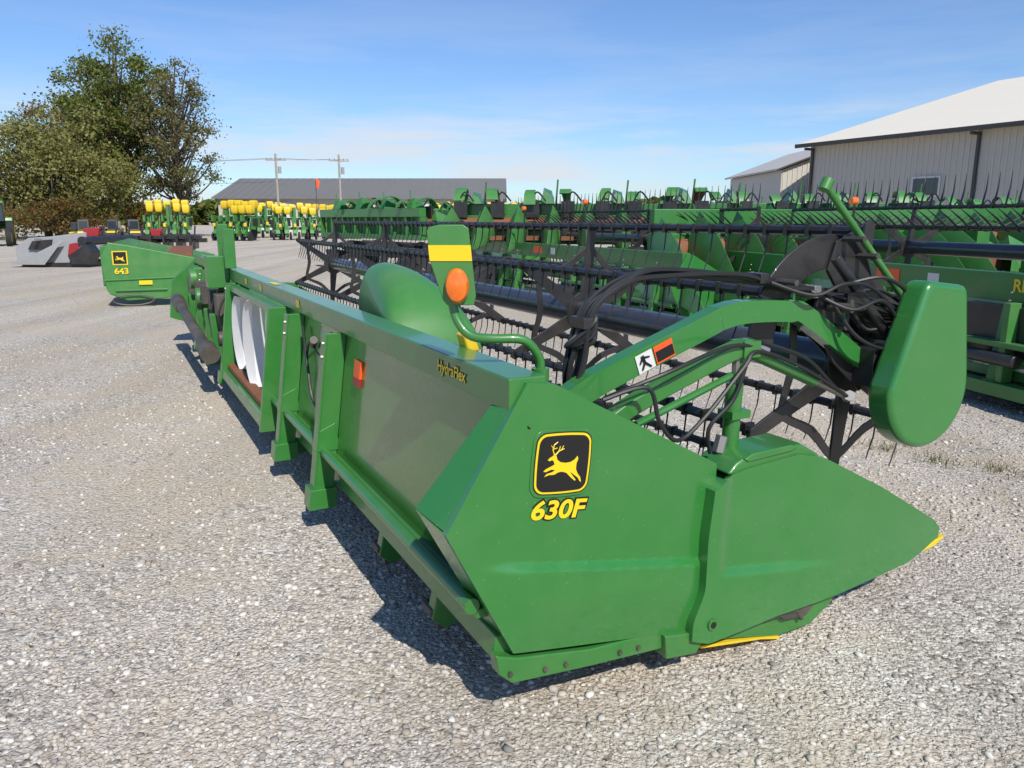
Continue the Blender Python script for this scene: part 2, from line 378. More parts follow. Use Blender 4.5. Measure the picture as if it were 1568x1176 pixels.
g.tube((1.55,.18,1.5),(1.85,.12,1.16),.022)
obj(g,'reel_bracket',H,BLACK,bevel=.004)
g=G()
for d,z in((1.66,1.57),(1.30,1.41),(1.75,1.50),(1.90,1.15),(1.85,1.02),(1.78,1.10),(1.6,1.22),(1.62,1.32),(1.70,1.30)): g.tube((d,.135,z),(d,.235,z),.013,n=6)
g.tube((1.56,.2,1.30),(1.58,.1,1.30),.02); g.tube((1.92,.13,1.25),(2.03,.12,1.27),.02); g.tube((1.86,.1,1.14),(1.96,.1,1.16),.02)
obj(g,'reel_bracket_bolts',H,DSTEEL)
rr=random.Random(3)
g=G()
for k in range(8):
    o=lambda s=.016:rr.uniform(-s,s)
    l=.21+.011*k
    g.path(smoothpts([(.36+o(),l,1.06),(.385+o(.02),l,1.17),(.43+o(.025),l,1.34),(.55+o(.02),l,1.425+o()),(.72+o(),l,1.465+o()),(1.07,l,1.435+o()),(1.3+o(),l,1.40+o()),(1.47+o(),l-.03,1.365+o(.02)),(1.75+o(),l-.08,1.29+o(.04)),(2.04+o(.02),l-.1,1.22+o(.03))]),.0095,7)
for pts_ in([(.36,.05,1.07),(.52,.02,1.10),(.56,.0,.98),(.66,.02,.90),(.80,.04,.97),(.98,.06,1.12),(1.07,.08,1.17),(1.3,.08,1.09),(1.6,.1,.94)],
            [(.40,.1,1.06),(.60,.03,1.14),(.9,.07,1.2),(1.06,.09,1.19)],
            [(1.10,.1,1.2),(1.34,.1,1.12),(1.5,.1,1.0),(1.62,.12,.93)],
            [(.88,.1,.80),(.87,.1,.9),(.96,.08,1.0),(1.01,.08,1.12)],
            [(.92,.09,.64),(.90,.08,.55),(.98,.1,.66),(1.02,.1,.80)],
            [(.06,-.0,1.03),(.02,.08,.98),(.0,.15,.88),(.04,.2,.84),(.05,.1,.92)],
            [(1.80,.15,1.32),(1.9,.12,1.2),(1.88,.1,1.1),(1.86,.12,1.0)],
            [(1.6,.18,1.34),(1.8,.15,1.36),(2.0,.12,1.25)],
            [(1.55,.16,1.38),(1.72,.08,1.42),(1.9,.07,1.33),(2.0,.1,1.24)],
            [(1.5,.16,1.36),(1.6,.10,1.2),(1.75,.08,1.13),(1.9,.1,1.14)],
            [(1.42,.17,1.37),(1.55,.08,1.30),(1.70,.06,1.33),(1.86,.08,1.22),(1.98,.1,1.17)],
            [(1.22,.19,1.41),(1.38,.12,1.36),(1.52,.1,1.40),(1.68,.1,1.38),(1.84,.1,1.28)],
            [(1.66,.18,1.3),(1.74,.15,1.2),(1.86,.12,1.22),(2.0,.12,1.18)]):
    g.path(smoothpts(pts_),.008,7)
for k in range(4): g.path(smoothpts([(.40+.01*k,.24,1.30),(.37-.01*k,.25,1.22),(.42,.2,1.24+.02*k),(.43,.22,1.33)]),.009,6)
obj(g,'hydraulic_hoses',H,RUB,True)
g=G()
for x,l,z in((.40,.21,1.30),(1.2,.21,1.425)): g.box(x-.022,x+.022,l-.01,l+.08,z-.02,z+.02)
obj(g,'hose_ties',H,BLACK,bevel=.004)
g=G()
g.box(1.44,1.48,.17,.27,1.34,1.39)
g.tube((1.9,.1,1.24),(2.02,.1,1.21),.014); g.tube((1.9,.14,1.20),(2.02,.14,1.18),.014); g.tube((1.88,.12,1.28),(1.98,.12,1.27),.014)
obj(g,'hose_clamps',H,STEEL,bevel=.004)
def pquad(name,c,u,v,w,h,mat):
    c=Vector(c);u=Vector(u).normalized();v=Vector(v).normalized()
    g=G(); g.add([c-u*w/2-v*h/2,c+u*w/2-v*h/2,c+u*w/2+v*h/2,c-u*w/2+v*h/2],[(0,1,2,3)]); return obj(g,name,H,mat,fixn=False)
u=(.93,0,.345);v=(-.345,0,.93)
pquad('decal_white',(.618,.166,1.157),u,v,.075,.070,WHITE); pquad('decal_orange',(.70,.166,1.188),u,v,.085,.068,ORANGE)
pquad('decal_black',(.703,.164,1.182),u,v,.078,.040,DBLK)
g=G()
for a,b,r in(((-.01,.026),(-.005,-.002),.009),((-.005,0),(.018,-.026),.006),((-.005,0),(-.022,-.024),.006),((-.01,.02),(.02,.012),.005),((-.01,.02),(-.026,.0),.005)):
    U=Vector(u);Vv=Vector(v);c_=Vector((.618,.1635,1.157)); g.tube(c_+U*a[0]+Vv*a[1],c_+U*b[0]+Vv*b[1],r*.8,r*.6,n=6)
obj(g,'decal_figure',H,DBLK)
text('beam_text_outline','HydraFlex',.060,(-.0025,.46,1.128),(0,-1,0),(0,0,1),DBLK,H,.0028,.15)
text('beam_text','HydraFlex',.060,(-.004,.46,1.128),(0,-1,0),(0,0,1),YEL,H,.0008,.15)
for l,m_ in((2.9,YEL),(4.2,YEL),(4.9,YEL),(6.3,YEL)): pquad('beam_tag',(-.003,l,1.13),(0,1,0),(0,0,1),.10,.05,m_)
pquad('beam_tag_top',(.05,3.9,1.183),(0,1,0),(1,0,0),.25,.05,YEL)
g=G(); g.box(.030,.044,1.60,1.70,.885,.97,sh); obj(g,'rear_reflector',H,ORANGE)
g=G(); g.box(.030,.044,1.60,1.70,.845,.883,sh); obj(g,'rear_reflector_lower',H,RED)
g=G(); g.tube((-.04,2.35,.98),(-.01,2.5,.93),.022,n=12); obj(g,'manual_canister',H,DSTEEL,True)
g=G(); g.path(smoothpts([(.0,2.1,1.05),(-.02,2.3,.9),(-.03,2.5,.95),(-.0,2.75,.8)]),.008,6); g.path(smoothpts([(.0,2.8,1.0),(-.03,2.6,.8),(-.03,2.5,.6),(0,2.3,.5)]),.009,6); obj(g,'wiring',H,RUB,True)
g=G(); g.path(smoothpts([(.21,.2,1.14),(.205,.2,1.20),(.15,.205,1.262),(.06,.24,1.268),(-.0,.28,1.275),(-.03,.31,1.31),(-.045,.33,1.37),(-.05,.34,1.50)],4),.0155,12); g.tube((.21,.2,1.12),(.21,.2,1.165),.03,n=14)
obj(g,'lamp_pole',H,GREENB,True)
ux=Vector((.87,-.49,0)).normalized(); uz=Vector((-.03,0,1)).normalized(); un=ux.cross(uz)
if un.y>0: un=-un
pc=Vector((-.055,.32,1.498))
def LP(x,y,nn_): return pc+ux*x+uz*y+un*nn_
def lplate(name,poly,n0,n1,mat,bev=0):
    g=G(); n=len(poly); g.add([LP(x,y,n0) for x,y in poly]+[LP(x,y,n1) for x,y in poly],[tuple(range(n)),tuple(range(2*n-1,n-1,-1))]+[(i,(i+1)%n,(i+1)%n+n,i+n) for i in range(n)]); return obj(g,name,H,mat,bevel=bev)
lplate('lamp_plate',[(-.072,.115),(-.06,.128),(-.03,.134),(.045,.134),(.062,.122),(.078,-.09),(.07,-.122),(-.018,-.122),(-.03,-.105),(-.066,.02)],-.004,.008,GREENF,.003)
lplate('lamp_reflector',[(-.069,.070),(.067,.070),(.070,.020),(-.066,.020)],.0085,.011,YEL)
g=G(); ring=[]
for (r,nn_) in((.045,.010),(.045,.03),(.038,.045),(.020,.053),(.001,.055)):
    ring.append([LP(.020+r*math.cos(k*math.pi/10)*.85,-.058+r*math.sin(k*math.pi/10)*1.25,nn_) for k in range(20)])
vs=[p for r in ring for p in r]; g.add(vs,[(i*20+k,i*20+(k+1)%20,(i+1)*20+(k+1)%20,(i+1)*20+k) for i in range(4) for k in range(20)])
obj(g,'amber_lamp',H,AMBER,True)
g=G(); g.box(.13,.18,.60,.68,1.16,1.23,lambda x,y,z:(x-(z-1.16)*.3,y,z)); obj(g,'yellow_latch',H,YELP,bevel=.012)
g=G(); V=[];nu=22;nv=14
for i in range(nu+1):
    t=i/nu; l=2.50-.88*t
    prof=(1-t**2.6)**.55*min(1,.78+.22*(t/.10 if t<.10 else 1)**.5)
    top=1.0+.40*prof
    hwid=.15+.10*t
    for k in range(nv+1):
        a=math.pi*k/nv
        V.append((.42-hwid*math.cos(a),l+.05*math.sin(a)*(1-t),.98+(top-.98)*math.sin(a)**.40))
g.add(V,[(i*(nv+1)+k,i*(nv+1)+k+1,(i+1)*(nv+1)+k+1,(i+1)*(nv+1)+k) for i in range(nu) for k in range(nv)]+[tuple(range(nv+1)),tuple(nu*(nv+1)+k for k in range(nv+1))])
obj(g,'auger_hood',H,GREENF,True,fixn=False)
g=G()
for l,hw,hz,dd in((4.25,.34,.36,-.04),(4.95,.30,.33,-.03)):
    n=24; OUT=[];INN=[]
    for i in range(n+1):
        a=math.radians(-78+156*i/n); 
        OUT.append((l+hw*math.cos(a),.68+hz*math.sin(a))); INN.append((l-.02+hw*.42*math.cos(a),.68+hz*.97*math.sin(a)))
    V=[]
    for (o1,z1),(i1,z2) in zip(OUT,INN):
        bul=.10*abs(o1-i1)
        V+=[(dd-.02,o1,z1),(dd-.06-bul,(o1+i1)/2,(z1+z2)/2),(dd-.02,i1,z2),(dd+.08,i1,z2),(dd+.08,o1,z1)]
    g.add(V,[(i*5+j,i*5+(j+1)%5,(i+1)*5+(j+1)%5,(i+1)*5+j) for i in range(n) for j in range(5)]+[(0,1,2,3,4),tuple(n*5+j for j in range(5))])
obj(g,'white_guard',H,WHITE,True)
g=G()
for l in(3.3,5.3): g.box(-.10,.10,l,l+.05,.22,1.07,sh)
g.box(-.09,.0,3.35,5.3,.24,.32,sh); g.box(-.07,-.0,3.35,5.3,1.02,1.07,sh)
obj(g,'feeder_frame',H,GREENB,bevel=.005)
g=G(); g.box(-.05,.03,3.36,5.29,.33,.36,sh); obj(g,'feeder_sill',H,RUST)
g=G(); g.box(-.05,.05,5.75,5.82,1.19,1.56); g.box(-.05,.05,6.15,6.22,1.19,1.60); g.box(-.02,.02,5.83,6.14,1.25,1.38); g.box(-.2,-.0,5.9,6.1,1.0,1.3); g.tube((0,6.5,1.19),(.1,6.5,1.5),.03); g.tube((.1,6.5,1.5),(.1,6.9,1.52),.03)
obj(g,'coupler_frame',H,GREENB,bevel=.006)
g=G()
for l in(.55,1.2,2.4,3.1): g.prism([(-.03,.27),(-.06,.14),(-.0,.09),(.06,.11),(.06,.27)],l,l+.06)
for l in(5.9,6.4,7.2,8.1): g.box(-.2,-.02,l,l+.12,.3,.75)
obj(g,'rear_brackets',H,GREENB,bevel=.006)
g=G()
for l in(.57,1.22,2.42): g.tube((-.045,l-.01,.16),(-.045,l+.08,.16),.022,n=8); g.box(-.03,.03,l,l+.04,.08,.12)
for l in(5.6,6.1,6.8,7.4,8.3): g.tube((-.18,l,.55),(-.08,l,.55),.07,n=12); g.box(-.16,-.04,l+.1,l+.3,.75,.95)
for l in(5.5,6.0,7.0): g.path(smoothpts([(-.08,l,1.0),(-.16,l+.1,.8),(-.12,l+.25,.6),(-.06,l+.3,.4)]),.014,6)
obj(g,'rear_fittings',H,DSTEEL,bevel=.004)
g=G(); g.tube((-.28,5.7,.45),(-.30,8.0,.62),.055,n=14); g.tube((-.3,8.0,.62),(-.30,8.5,.66),.08,n=14); g.tube((-.27,5.5,.42),(-.28,5.75,.45),.085,n=14); obj(g,'drive_shaft',H,DSTEEL,True)
g=G(); fe=[(.06,1.17),(-.3,.85),(-.36,.36),(.1,.2),(.75,.165),(1.4,.14),(2.1,.24),(1.3,.76),(.824,.797),(.149,1.154)]; g.prism(fe,L1,L1+.05); obj(g,'far_end_sheet',H,GREENB,bevel=.01)
g=G(); g.box(-.1,.05,8.3,8.9,.45,1.06); g.tube((-.18,8.0,.95),(-.1,8.0,.95),.12,n=16); g.tube((-.2,7.2,.8),(-.08,7.2,.8),.1,n=16); obj(g,'gearbox',H,GREENF,bevel=.01)

# ================================================================ SECOND HEADER (behind, right)
Y2=math.radians(13.5)
H2=empty('combine_header',(5.15,3.82,0),Y2)
frame(H2,9.2,.25,[.5,1.4,2.2,3.0,5.4,6.2,7.3,8.3],GREENB,(3.6,5.3))
g=G(); g.prism(END,-.03,.0); g.prism([(.83,.78),(1.3,.76),(2.1,.3),(2.1,.2),(.83,.15)],-.05,.15); g.prism(END,9.2,9.23); obj(g,'end_sheet',H2,GREEN,bevel=.006)
reel(H2,(1.45,1.29),.5,.2,9.0,88,.38,[.2,3.1,6.1,9.0],.16,True,2.6)
text('beam_text','RD40F',.15,(-.004,2.88,1.07),(0,-1,0),(0,0,1),YEL,H2,.004)
g=G(); g.box(-.006,-.002,4.5,4.85,1.0,1.13); obj(g,'rear_reflector',H2,ORANGE)
g=G(); g.box(-.006,-.002,3.95,4.1,1.0,1.12); obj(g,'decal',H2,WHITE)
g=G()
for l in(2.0,2.75,3.5): g.tube((-.22,l,.45),(-.2,l+.5,.45),.06,n=12)
g.box(-.10,.03,1.5,3.5,.45,.9); obj(g,'rear_machinery',H2,BLACK,bevel=.01)
g=G(); g.box(-.24,-.1,-.2,3.5,.12,.24); g.box(-.2,-.08,1.9,1.97,.24,.94);g.box(-.2,-.08,2.9,2.97,.24,.94); g.box(-.22,-.1,1.3,3.4,.55,.60)
obj(g,'rear_frame',H2,GREENF,bevel=.008)
g=G(); g.tube((.05,2.9,1.18),(.05,2.9,1.9),.014); g.tube((.05,5.4,1.18),(.05,5.4,1.8),.014); obj(g,'lamp_stalks',H2,BLACK)
g=G(); g.tube((0,2.9,1.93),(.07,2.9,1.93),.045,n=14); g.tube((0,5.4,1.85),(.07,5.4,1.85),.045,n=14); obj(g,'amber_lamps',H2,AMBER,True)

# ================================================================ CORN HEADS
def corn_head(loc,rz,rows=8,curved=False,cart=False,zoff=0,seed=1):
    R=random.Random(seed); P=empty('corn_head',loc,rz); w=rows*.76; z0=zoff
    g=G(); g.box(-.1,.12,0,w,z0+.95,z0+1.2); g.box(-.1,.1,0,w,z0+.3,z0+.45)
    for i in range(rows+1): g.box(-.08,.08,i*.76-.04,i*.76+.04,z0+.45,z0+.95)
    g.box(.12,.16,0,w,z0+.4,z0+.95); obj(g,'frame',P,GREENB,bevel=.01)
    g=G()
    for i in range(rows+1):
        y=i*.76; hw=.2; tl=R.uniform(-.04,.06)
        vs=[(.35,y-hw,z0+.85),(.35,y+hw,z0+.85),(.45,y,z0+1.15+tl),(1.2,y-hw*.9,z0+.6),(1.2,y+hw*.9,z0+.6),(1.2,y,z0+.88+tl),(2.35,y,z0+.22+tl),(.35,y-hw,z0+.5),(.35,y+hw,z0+.5),(1.2,y-hw,z0+.35),(1.2,y+hw,z0+.35)]
        g.add(vs,[(0,2,5,3),(2,1,4,5),(3,5,6),(5,4,6),(0,1,2),(7,0,3,9),(1,8,10,4),(9,3,6),(4,10,6),(7,9,10,8),(9,6,10)])
    obj(g,'row_hoods',P,GREENF,bevel=.01)
    g=G(); g.tube((.3,.05,z0+.75),(.3,w-.05,z0+.75),.15,n=14); 
    for i in range(rows): g.box(.5,1.3,i*.76+.24,i*.76+.5,z0+.42,z0+.5)
    obj(g,'auger_and_decks',P,RUST,True)
    if curved:
        ga=G();gb=G();gc=G();gk=G()
        for i in range(rows):
            y=i*.76+R.uniform(.1,.3); rad=R.uniform(.30,.42); tilt=R.uniform(-25,35); sp=R.uniform(110,150); hx=R.uniform(-.15,.25); lean=R.uniform(-.25,.25)
            for gg,dr in((ga,0),(gb if i%3==1 else gc,.012)):
                V=[]
                for k in range(13):
                    a=math.radians(20+tilt+sp*k/12); wd=.13*(1-.75*(k/12)**3)
                    for r,yy in((rad-dr,-wd),(rad-dr,wd),(rad-.012-dr,wd),(rad-.012-dr,-wd)): V.append((hx+r*math.cos(a)*1.1,y+yy+lean*math.sin(a)*.5,z0+1.08+r*math.sin(a)*1.15))
                gg.add(V,[(q*4+j,q*4+(j+1)%4,(q+1)*4+(j+1)%4,(q+1)*4+j) for q in range(12) for j in range(4)])
            if i%2==0:
                s=R.uniform(.25,.4); yb=y+.35; gc.add([(-.1,yb-.16,z0+1.2),(.35,yb-.18,z0+1.2),(.35,yb+.18,z0+1.2),(-.1,yb+.16,z0+1.2),(.05,yb-.08,z0+1.2+s),(.30,yb-.02,z0+1.12+s),(.28,yb+.08,z0+1.15+s*.7),(0,yb+.1,z0+1.2+s*.8)],[(0,1,5,4),(1,2,6,5),(2,3,7,6),(3,0,4,7),(4,5,6,7)])
                gc.tube((.1,yb+.2,z0+1.2),(.12,yb+.24,z0+1.55+s*.5),.02,n=6)
            gk.box(.35,.45,y-.1,y+.2,z0+.9,z0+1.25); gk.path(smoothpts([(.4,y,z0+1.2),(.45,y+.15,z0+1.45),(.4,y+.35,z0+1.25)],4),.02,5)
        obj(ga,'curved_covers',P,GREENF,True); obj(gb,'worn_covers',P,RUST,True); obj(gc,'raised_hoods',P,GREENB,True); obj(gk,'fold_hoses',P,BLACK,True)
    if cart:
        g=G(); g.box(.2,.35,-.3,w+.3,.5,.62); g.box(1.0,1.12,-.3,w+.3,.5,.62)
        for y in(.8,w-.8): g.box(.1,1.2,y,y+.1,.4,.5)
        obj(g,'cart_rails',P,BLACK)
        g=G()
        for y in(.8,w-.8):
            for x in(.0,1.3): g.tube((x,y-.1,.33),(x,y+.12,.33),.33,n=18)
        obj(g,'cart_wheels',P,TYRE,True)
    return P
r=math.radians
A1=corn_head((8.9,5.4,0),r(13.5),8)
A2=dup(A1,(7.4,12.3,0),r(15)); A2.scale=(1.1,1.1,1.25)
A3=dup(A1,(12.6,8.6,0),r(12)); A3.scale=(1.1,1.1,1.3)
A4=dup(A1,(2.2,12.4,0),r(-80)); A4.scale=(1,.8,1.5)
A5=dup(A1,(8.2,18.5,0),r(-95)); A5.scale=(1.2,1,1.6)
B1=corn_head((-1.3,18.2,0),r(-97),8,curved=True,cart=True,zoff=.78,seed=3)
B2=corn_head((-2.5,22,0),r(40),8,curved=True,cart=True,zoff=.75,seed=8)
B3=corn_head((5.2,21,0),r(-93),8,curved=True,cart=True,zoff=.85,seed=12)
dup(B2,(11.5,24,0),r(-90)); dup(B1,(-1.2,28,0),r(25)); dup(B3,(-4.6,33,0),r(35)); dup(B2,(4.0,30,0),r(-100)); dup(B1,(17.5,28,0),r(-95))
dup(H2,(2.4,10.9,0),r(24),1,('beam_text',)); dup(H2,(12.4,9.2,0),r(14),1,('beam_text',))

# corn head on the left with end plate
CH=empty('corn_head',(-7.5,14.6,0),r(22))
g=G(); prof=[(-.15,.35),(-.2,.95),(-.05,1.22),(.25,1.17),(1.7,.86),(1.72,.6),(1.5,.5),(1.05,.44),(.95,.15),(.2,.12),(-.1,.25)]
g.prism([(x,z) for x,z in prof],0,.08); obj(g,'end_plate',CH,GREENF,bevel=.02)
g=G(); g.prism([(-.17,.50),(1.5,.54),(1.5,.57),(-.18,.53)],-.02,0); g.box(.0,.9,-.03,0,.30,.34); obj(g,'end_plate_rib',CH,GREENB,bevel=.008)
g=G()
for i in range(6):
    y=i*.76+.1
    g.add([(.0,y,1.2),(.0,y+.5,1.2),(1.9,y+.25,.8),(0,y,.7),(0,y+.5,.7),(1.9,y+.25,.66)],[(0,1,2),(3,5,4),(0,2,5,3),(1,4,5,2),(0,3,4,1)])
g.box(-.2,.05,.08,4.6,.4,1.15); obj(g,'hoods',CH,GREENB,bevel=.01)
g=G(); g.box(.9,1.4,.1,4.6,.9,1.0); obj(g,'deck',CH,RUST)
g=G()
g.path([(.3+.0+.36*math.cos(a*math.pi/8),-.05,.14+.10*math.sin(a*math.pi/8)) for a in range(17)],.014,6); obj(g,'gauge_ring',CH,DSTEEL,True)
g=G(); g.prism([(.0,.80),(.26,.80),(.26,1.06),(.0,1.06)],-.006,-.004); obj(g,'emblem',CH,YEL)
g=G(); g.prism([(.02,.82),(.24,.82),(.24,1.04),(.02,1.04)],-.010,-.007); obj(g,'emblem_field',CH,DBLK)
kk=.2/100; g=G(); g.prism([(.13+(x-54)*kk,.92+(y-45)*kk) for x,y in deer],-.014,-.011); obj(g,'emblem_deer',CH,YEL)
text('model_text','643',.15,(.14,-.02,.68),(1.1,0,0),(0,0,1),YEL,CH,.004)
g=G(); g.box(.42,.65,-.03,-.024,.42,.5); obj(g,'label',CH,YEL)

# grey draper-type header on the far left
GH=empty('draper_header',(-17.3,27.2,0),r(-4))
g=G(); g.prism([(-.0,.1),(.0,.7),(.5,1.0),(1.3,1.05),(2.6,1.2),(2.55,.4),(2.2,.15)],0,.1); g.prism([(0,.5),(.6,1.0),(1.8,.95),(2.4,.3)],.1,3.0); obj(g,'side_sheet',GH,GREY,bevel=.03)
g=G(); g.add([(-.1,-.3,.1),(1.0,-.35,.5),(1.9,-.2,.95),(1.2,-.3,.1),(1.0,.0,.6),(-.1,0,.2)],[(0,1,4,5),(0,3,1),(1,3,2),(1,2,4)]); g.box(.9,1.0,-.4,3,.9,1.0); obj(g,'side_shield',GH,GREY,bevel=.02)
g=G(); g.prism([(1.9,.4),(2.0,.8),(2.3,.85),(2.4,.45)],-.06,-.02); obj(g,'red_panel',GH,RED,bevel=.02)
g=G(); g.box(.2,2.5,-.05,3,.02,.14); g.tube((2.5,-.1,.9),(2.5,3,.9),.16); g.prism([(.5,.6),(.7,.9),(1.4,.95),(1.3,.6)],-.08,-.01); g.prism([(2.1,.12),(2.0,.4),(2.7,.8),(2.9,.5),(2.7,.12)],-.2,.3); obj(g,'black_base',GH,BLACK)
GB=empty('seed_drill',(-20.5,37,0),r(10))
g=G(); g.box(0,5.5,0,.3,.7,.85); g.box(0,5.5,1.2,1.5,.5,.7)
for i in range(9): g.box(.2+i*.6,.3+i*.6,-.3,1.4,.2,.85); g.tube((.25+i*.6,.3,.25),(.3+i*.6,.3,.25),.25,n=12); g.tube((.4+i*.6,-.2,.3),(.3+i*.6,.8,1.3),.04,n=6)
obj(g,'frame',GB,BLACK); g=G(); g.prism([(.2,.8),(.1,1.2),(.9,1.25),(.8,.8)],.3,1.2,'y'); g.prism([(3.2,.8),(3.1,1.15),(3.7,1.2),(3.6,.8)],.2,1.2,'y'); obj(g,'red_hopper',GB,RED,bevel=.06)

# ================================================================ PLANTERS
def planter(loc,rz,n=6,seed=1):
    R=random.Random(seed); P=empty('row_planter',loc,rz); g=G(); w=n*.62
    g.box(0,w,0,.2,.75,.95); g.box(0,w,.9,1.05,1.5,1.65); g.box(.1,.25,0,1,.9,1.6); g.box(w-.25,w-.1,0,1,.9,1.6); g.box(w/2-.1,w/2+.1,-.1,1,.9,2.4)
    for i in range(n):
        x=i*.62+.2; g.box(x-.09,x+.09,-.7,0,.45,.85); g.box(x-.12,x+.12,-.75,-.55,.3,1.15); g.add([(x-.15,-.9,.5),(x+.15,-.9,.5),(x+.1,-.4,1.3),(x-.1,-.4,1.3)],[(0,1,2,3)]); g.tube((x,0,.9),(x,.9,1.6),.04,n=6)
        g.box(x-.14,x+.14,.6,1.0,1.7,2.15); g.tube((x+.2,-.5,.6),(x+.1,.3,2.1),.04,n=6); g.box(x-.2,x-.05,-.9,-.5,1.3,1.7)
    obj(g,'frame',P,GREENF,bevel=.02); g=G()
    for i in range(n):
        for row in(0,1):
            x=i*.62+.2+row*.18; dz=R.uniform(-.08,.08)-row*.28; yc=.75-row*.8
            vs=[(x+sx*wx,sy*wy+yc,z+dz) for (z,wx,wy) in((2.15,.17,.2),(2.30,.24,.28),(2.62,.25,.28),(2.72,.19,.22)) for sx,sy in((-1,-1),(1,-1),(1,1),(-1,1))]
            g.add(vs,[(a*4+b,a*4+(b+1)%4,a*4+4+(b+1)%4,a*4+4+b) for a in range(3) for b in range(4)]+[(12,13,14,15),(0,3,2,1)])
            if R.random()<.35: break
        if i%2==0: g.box(x-.1,x+.1,-.95,-.75,.95,1.2)
    obj(g,'seed_hoppers',P,YELP,bevel=.05); g=G()
    for i in range(n+1):
        x=i*.62-.1; g.tube((x-.06,-.5,.3),(x+.06,-.5,.3),.3,n=14); g.box(x-.1,x+.1,0,.5,1.0,1.5)
    g.tube((.4,.5,.5),(.8,.5,.5),.5,n=18); g.tube((w-.8,.5,.5),(w-.4,.5,.5),.5,n=18)
    obj(g,'wheels',P,TYRE,True); return P
P1=planter((-27.0,58,0),r(12),5); P2=planter((-22.6,60.5,0),r(-14),5,7)
P1.scale=(1,1,1.12); P2.scale=(1,1,1.12)
for s,x,y,a,k_ in((P1,-18.8,62,22,1.05),(P2,-15.8,67,-10,1.05),(P1,-23.4,69,30,1.15),(P1,-6.0,62,5,1.1),(P2,-2.8,66,-4,1.1),(P2,-19.5,74,0,1.1)): dup(s,(x,y,0),r(a),k_)
def loader(loc,rz):
    P=empty('skid_loader',loc,rz,.8); g=G(); g.prism([(-1.2,.4),(-1.2,1.2),(-.5,1.3),(.8,.9),(1.0,.4)],-.5,.5); obj(g,'body',P,YELP,bevel=.05)
    g=G(); g.prism([(-.6,1.2),(-.5,2.0),(.4,2.0),(.6,1.0)],-.45,.45); obj(g,'cab',P,TRIM,bevel=.03); g=G(); g.prism([(-.45,1.3),(-.4,1.85),(.3,1.85),(.45,1.2)],-.47,.47); g.prism([(-.35,1.2),(.35,1.2),(.35,1.85),(-.35,1.85)],.42,.62,'x'); obj(g,'cab_windows',P,GLASS)
    g=G(); 
    for x in(-.7,.6):
        for y in(-.8,.5): g.tube((x,y,.42),(x,y+.3,.42),.42,n=16)
    obj(g,'wheels',P,TYRE,True); g=G(); g.prism([(1.1,.1),(1.7,.1),(1.2,.8),(1.1,.7)],-.9,.9); g.box(-.9,1.2,-.62,-.54,1.0,1.15);g.box(-.9,1.2,.54,.62,1.0,1.15); obj(g,'bucket_and_arms',P,BLACK); return P
Q=loader((-31.6,58,0),r(-70)); dup(Q,(-29.9,59,0),r(-80),.8); dup(Q,(-28.2,58.5,0),r(-60),.8); dup(Q,(-33.2,60,0),r(-100),.7)
TR=empty('tractor',(-32.4,49,0),r(-60))
g=G(); g.prism([(-.9,.9),(-.9,1.6),(.2,1.6),(2.3,1.5),(2.4,.9)],-.4,.4); g.box(-.8,.6,-.75,.75,2.55,2.75); g.prism([(-1.1,1.0),(-1.0,1.7),(0,1.75),(.1,1.5),(-.8,1.4)],-1.1,1.1); obj(g,'body',TR,GREENF,bevel=.06)
g=G(); g.prism([(-.8,1.5),(-.7,2.55),(.5,2.55),(.6,1.5)],-.65,.65); obj(g,'cab',TR,GLASS,bevel=.04)
g=G()
for y in(-1.1,.7): g.tube((-.5,y,.85),(-.5,y+.4,.85),.85,n=24); g.tube((1.9,y,.55),(1.9,y+.3,.55),.55,n=20)
obj(g,'tyres',TR,TYRE,True); g=G()
for y in(-1.12,.68): g.tube((-.5,y,.85),(-.5,y+.44,.85),.45,n=20); g.tube((1.9,y,.55),(1.9,y+.34,.55),.3,n=20)
obj(g,'rims',TR,YELP,True)

# ================================================================ BUILDINGS
BR=empty('metal_warehouse',(17.9,48,0),math.atan2(-.8846,.4665))
g=G(); g.prism([(0,0),(0,6),(18.5,10.9),(37,6),(37,0)],0,60,'x'); obj(g,'walls',BR,WALLM)
g=G(); x=.15
while x<60: g.box(x,x+.05,-.035,-.001,.02,5.95); x+=.31
obj(g,'wall_ribs',BR,RIBM)
g=G(); 
for s0,s1 in(((-.7,5.86),(18.5,10.97)),((18.5,10.97),(37.7,5.86))):
    g.add([(-.5,s0[0],s0[1]),(60.5,s0[0],s0[1]),(60.5,s1[0],s1[1]),(-.5,s1[0],s1[1]),(-.5,s0[0],s0[1]+.14),(60.5,s0[0],s0[1]+.14),(60.5,s1[0],s1[1]+.14),(-.5,s1[0],s1[1]+.14)],[(0,1,2,3),(4,5,6,7),(0,1,5,4),(1,2,6,5),(2,3,7,6),(3,0,4,7)])
obj(g,'roof',BR,ROOFM)
g=G(); g.box(-.5,60.5,-.82,-.705,5.78,6.0)
for s in(.25,10.25,20.5,31): g.box(s-.07,s+.07,-.16,-.04,0,5.7); g.box(s-.07,s+.07,-.75,-.04,5.62,5.76)
obj(g,'gutters',BR,TRIM)
g=G(); g.box(6.9,8.5,-.09,-.045,2.75,3.8); g.box(24,27,-.09,-.045,0,3); obj(g,'window_frame',BR,WHITE)
g=G(); g.box(7.0,7.66,-.11,-.095,2.85,3.7); g.box(7.74,8.4,-.11,-.095,2.85,3.7); obj(g,'window',BR,GLASS)
g=G(); g.prism([(17.6,0),(17.6,4.75),(22.2,6.5),(30,6.5),(30,0)],52,64,'y')
LT=empty('metal_shed',(0,0,0)); obj(g,'walls',LT,WALLM)
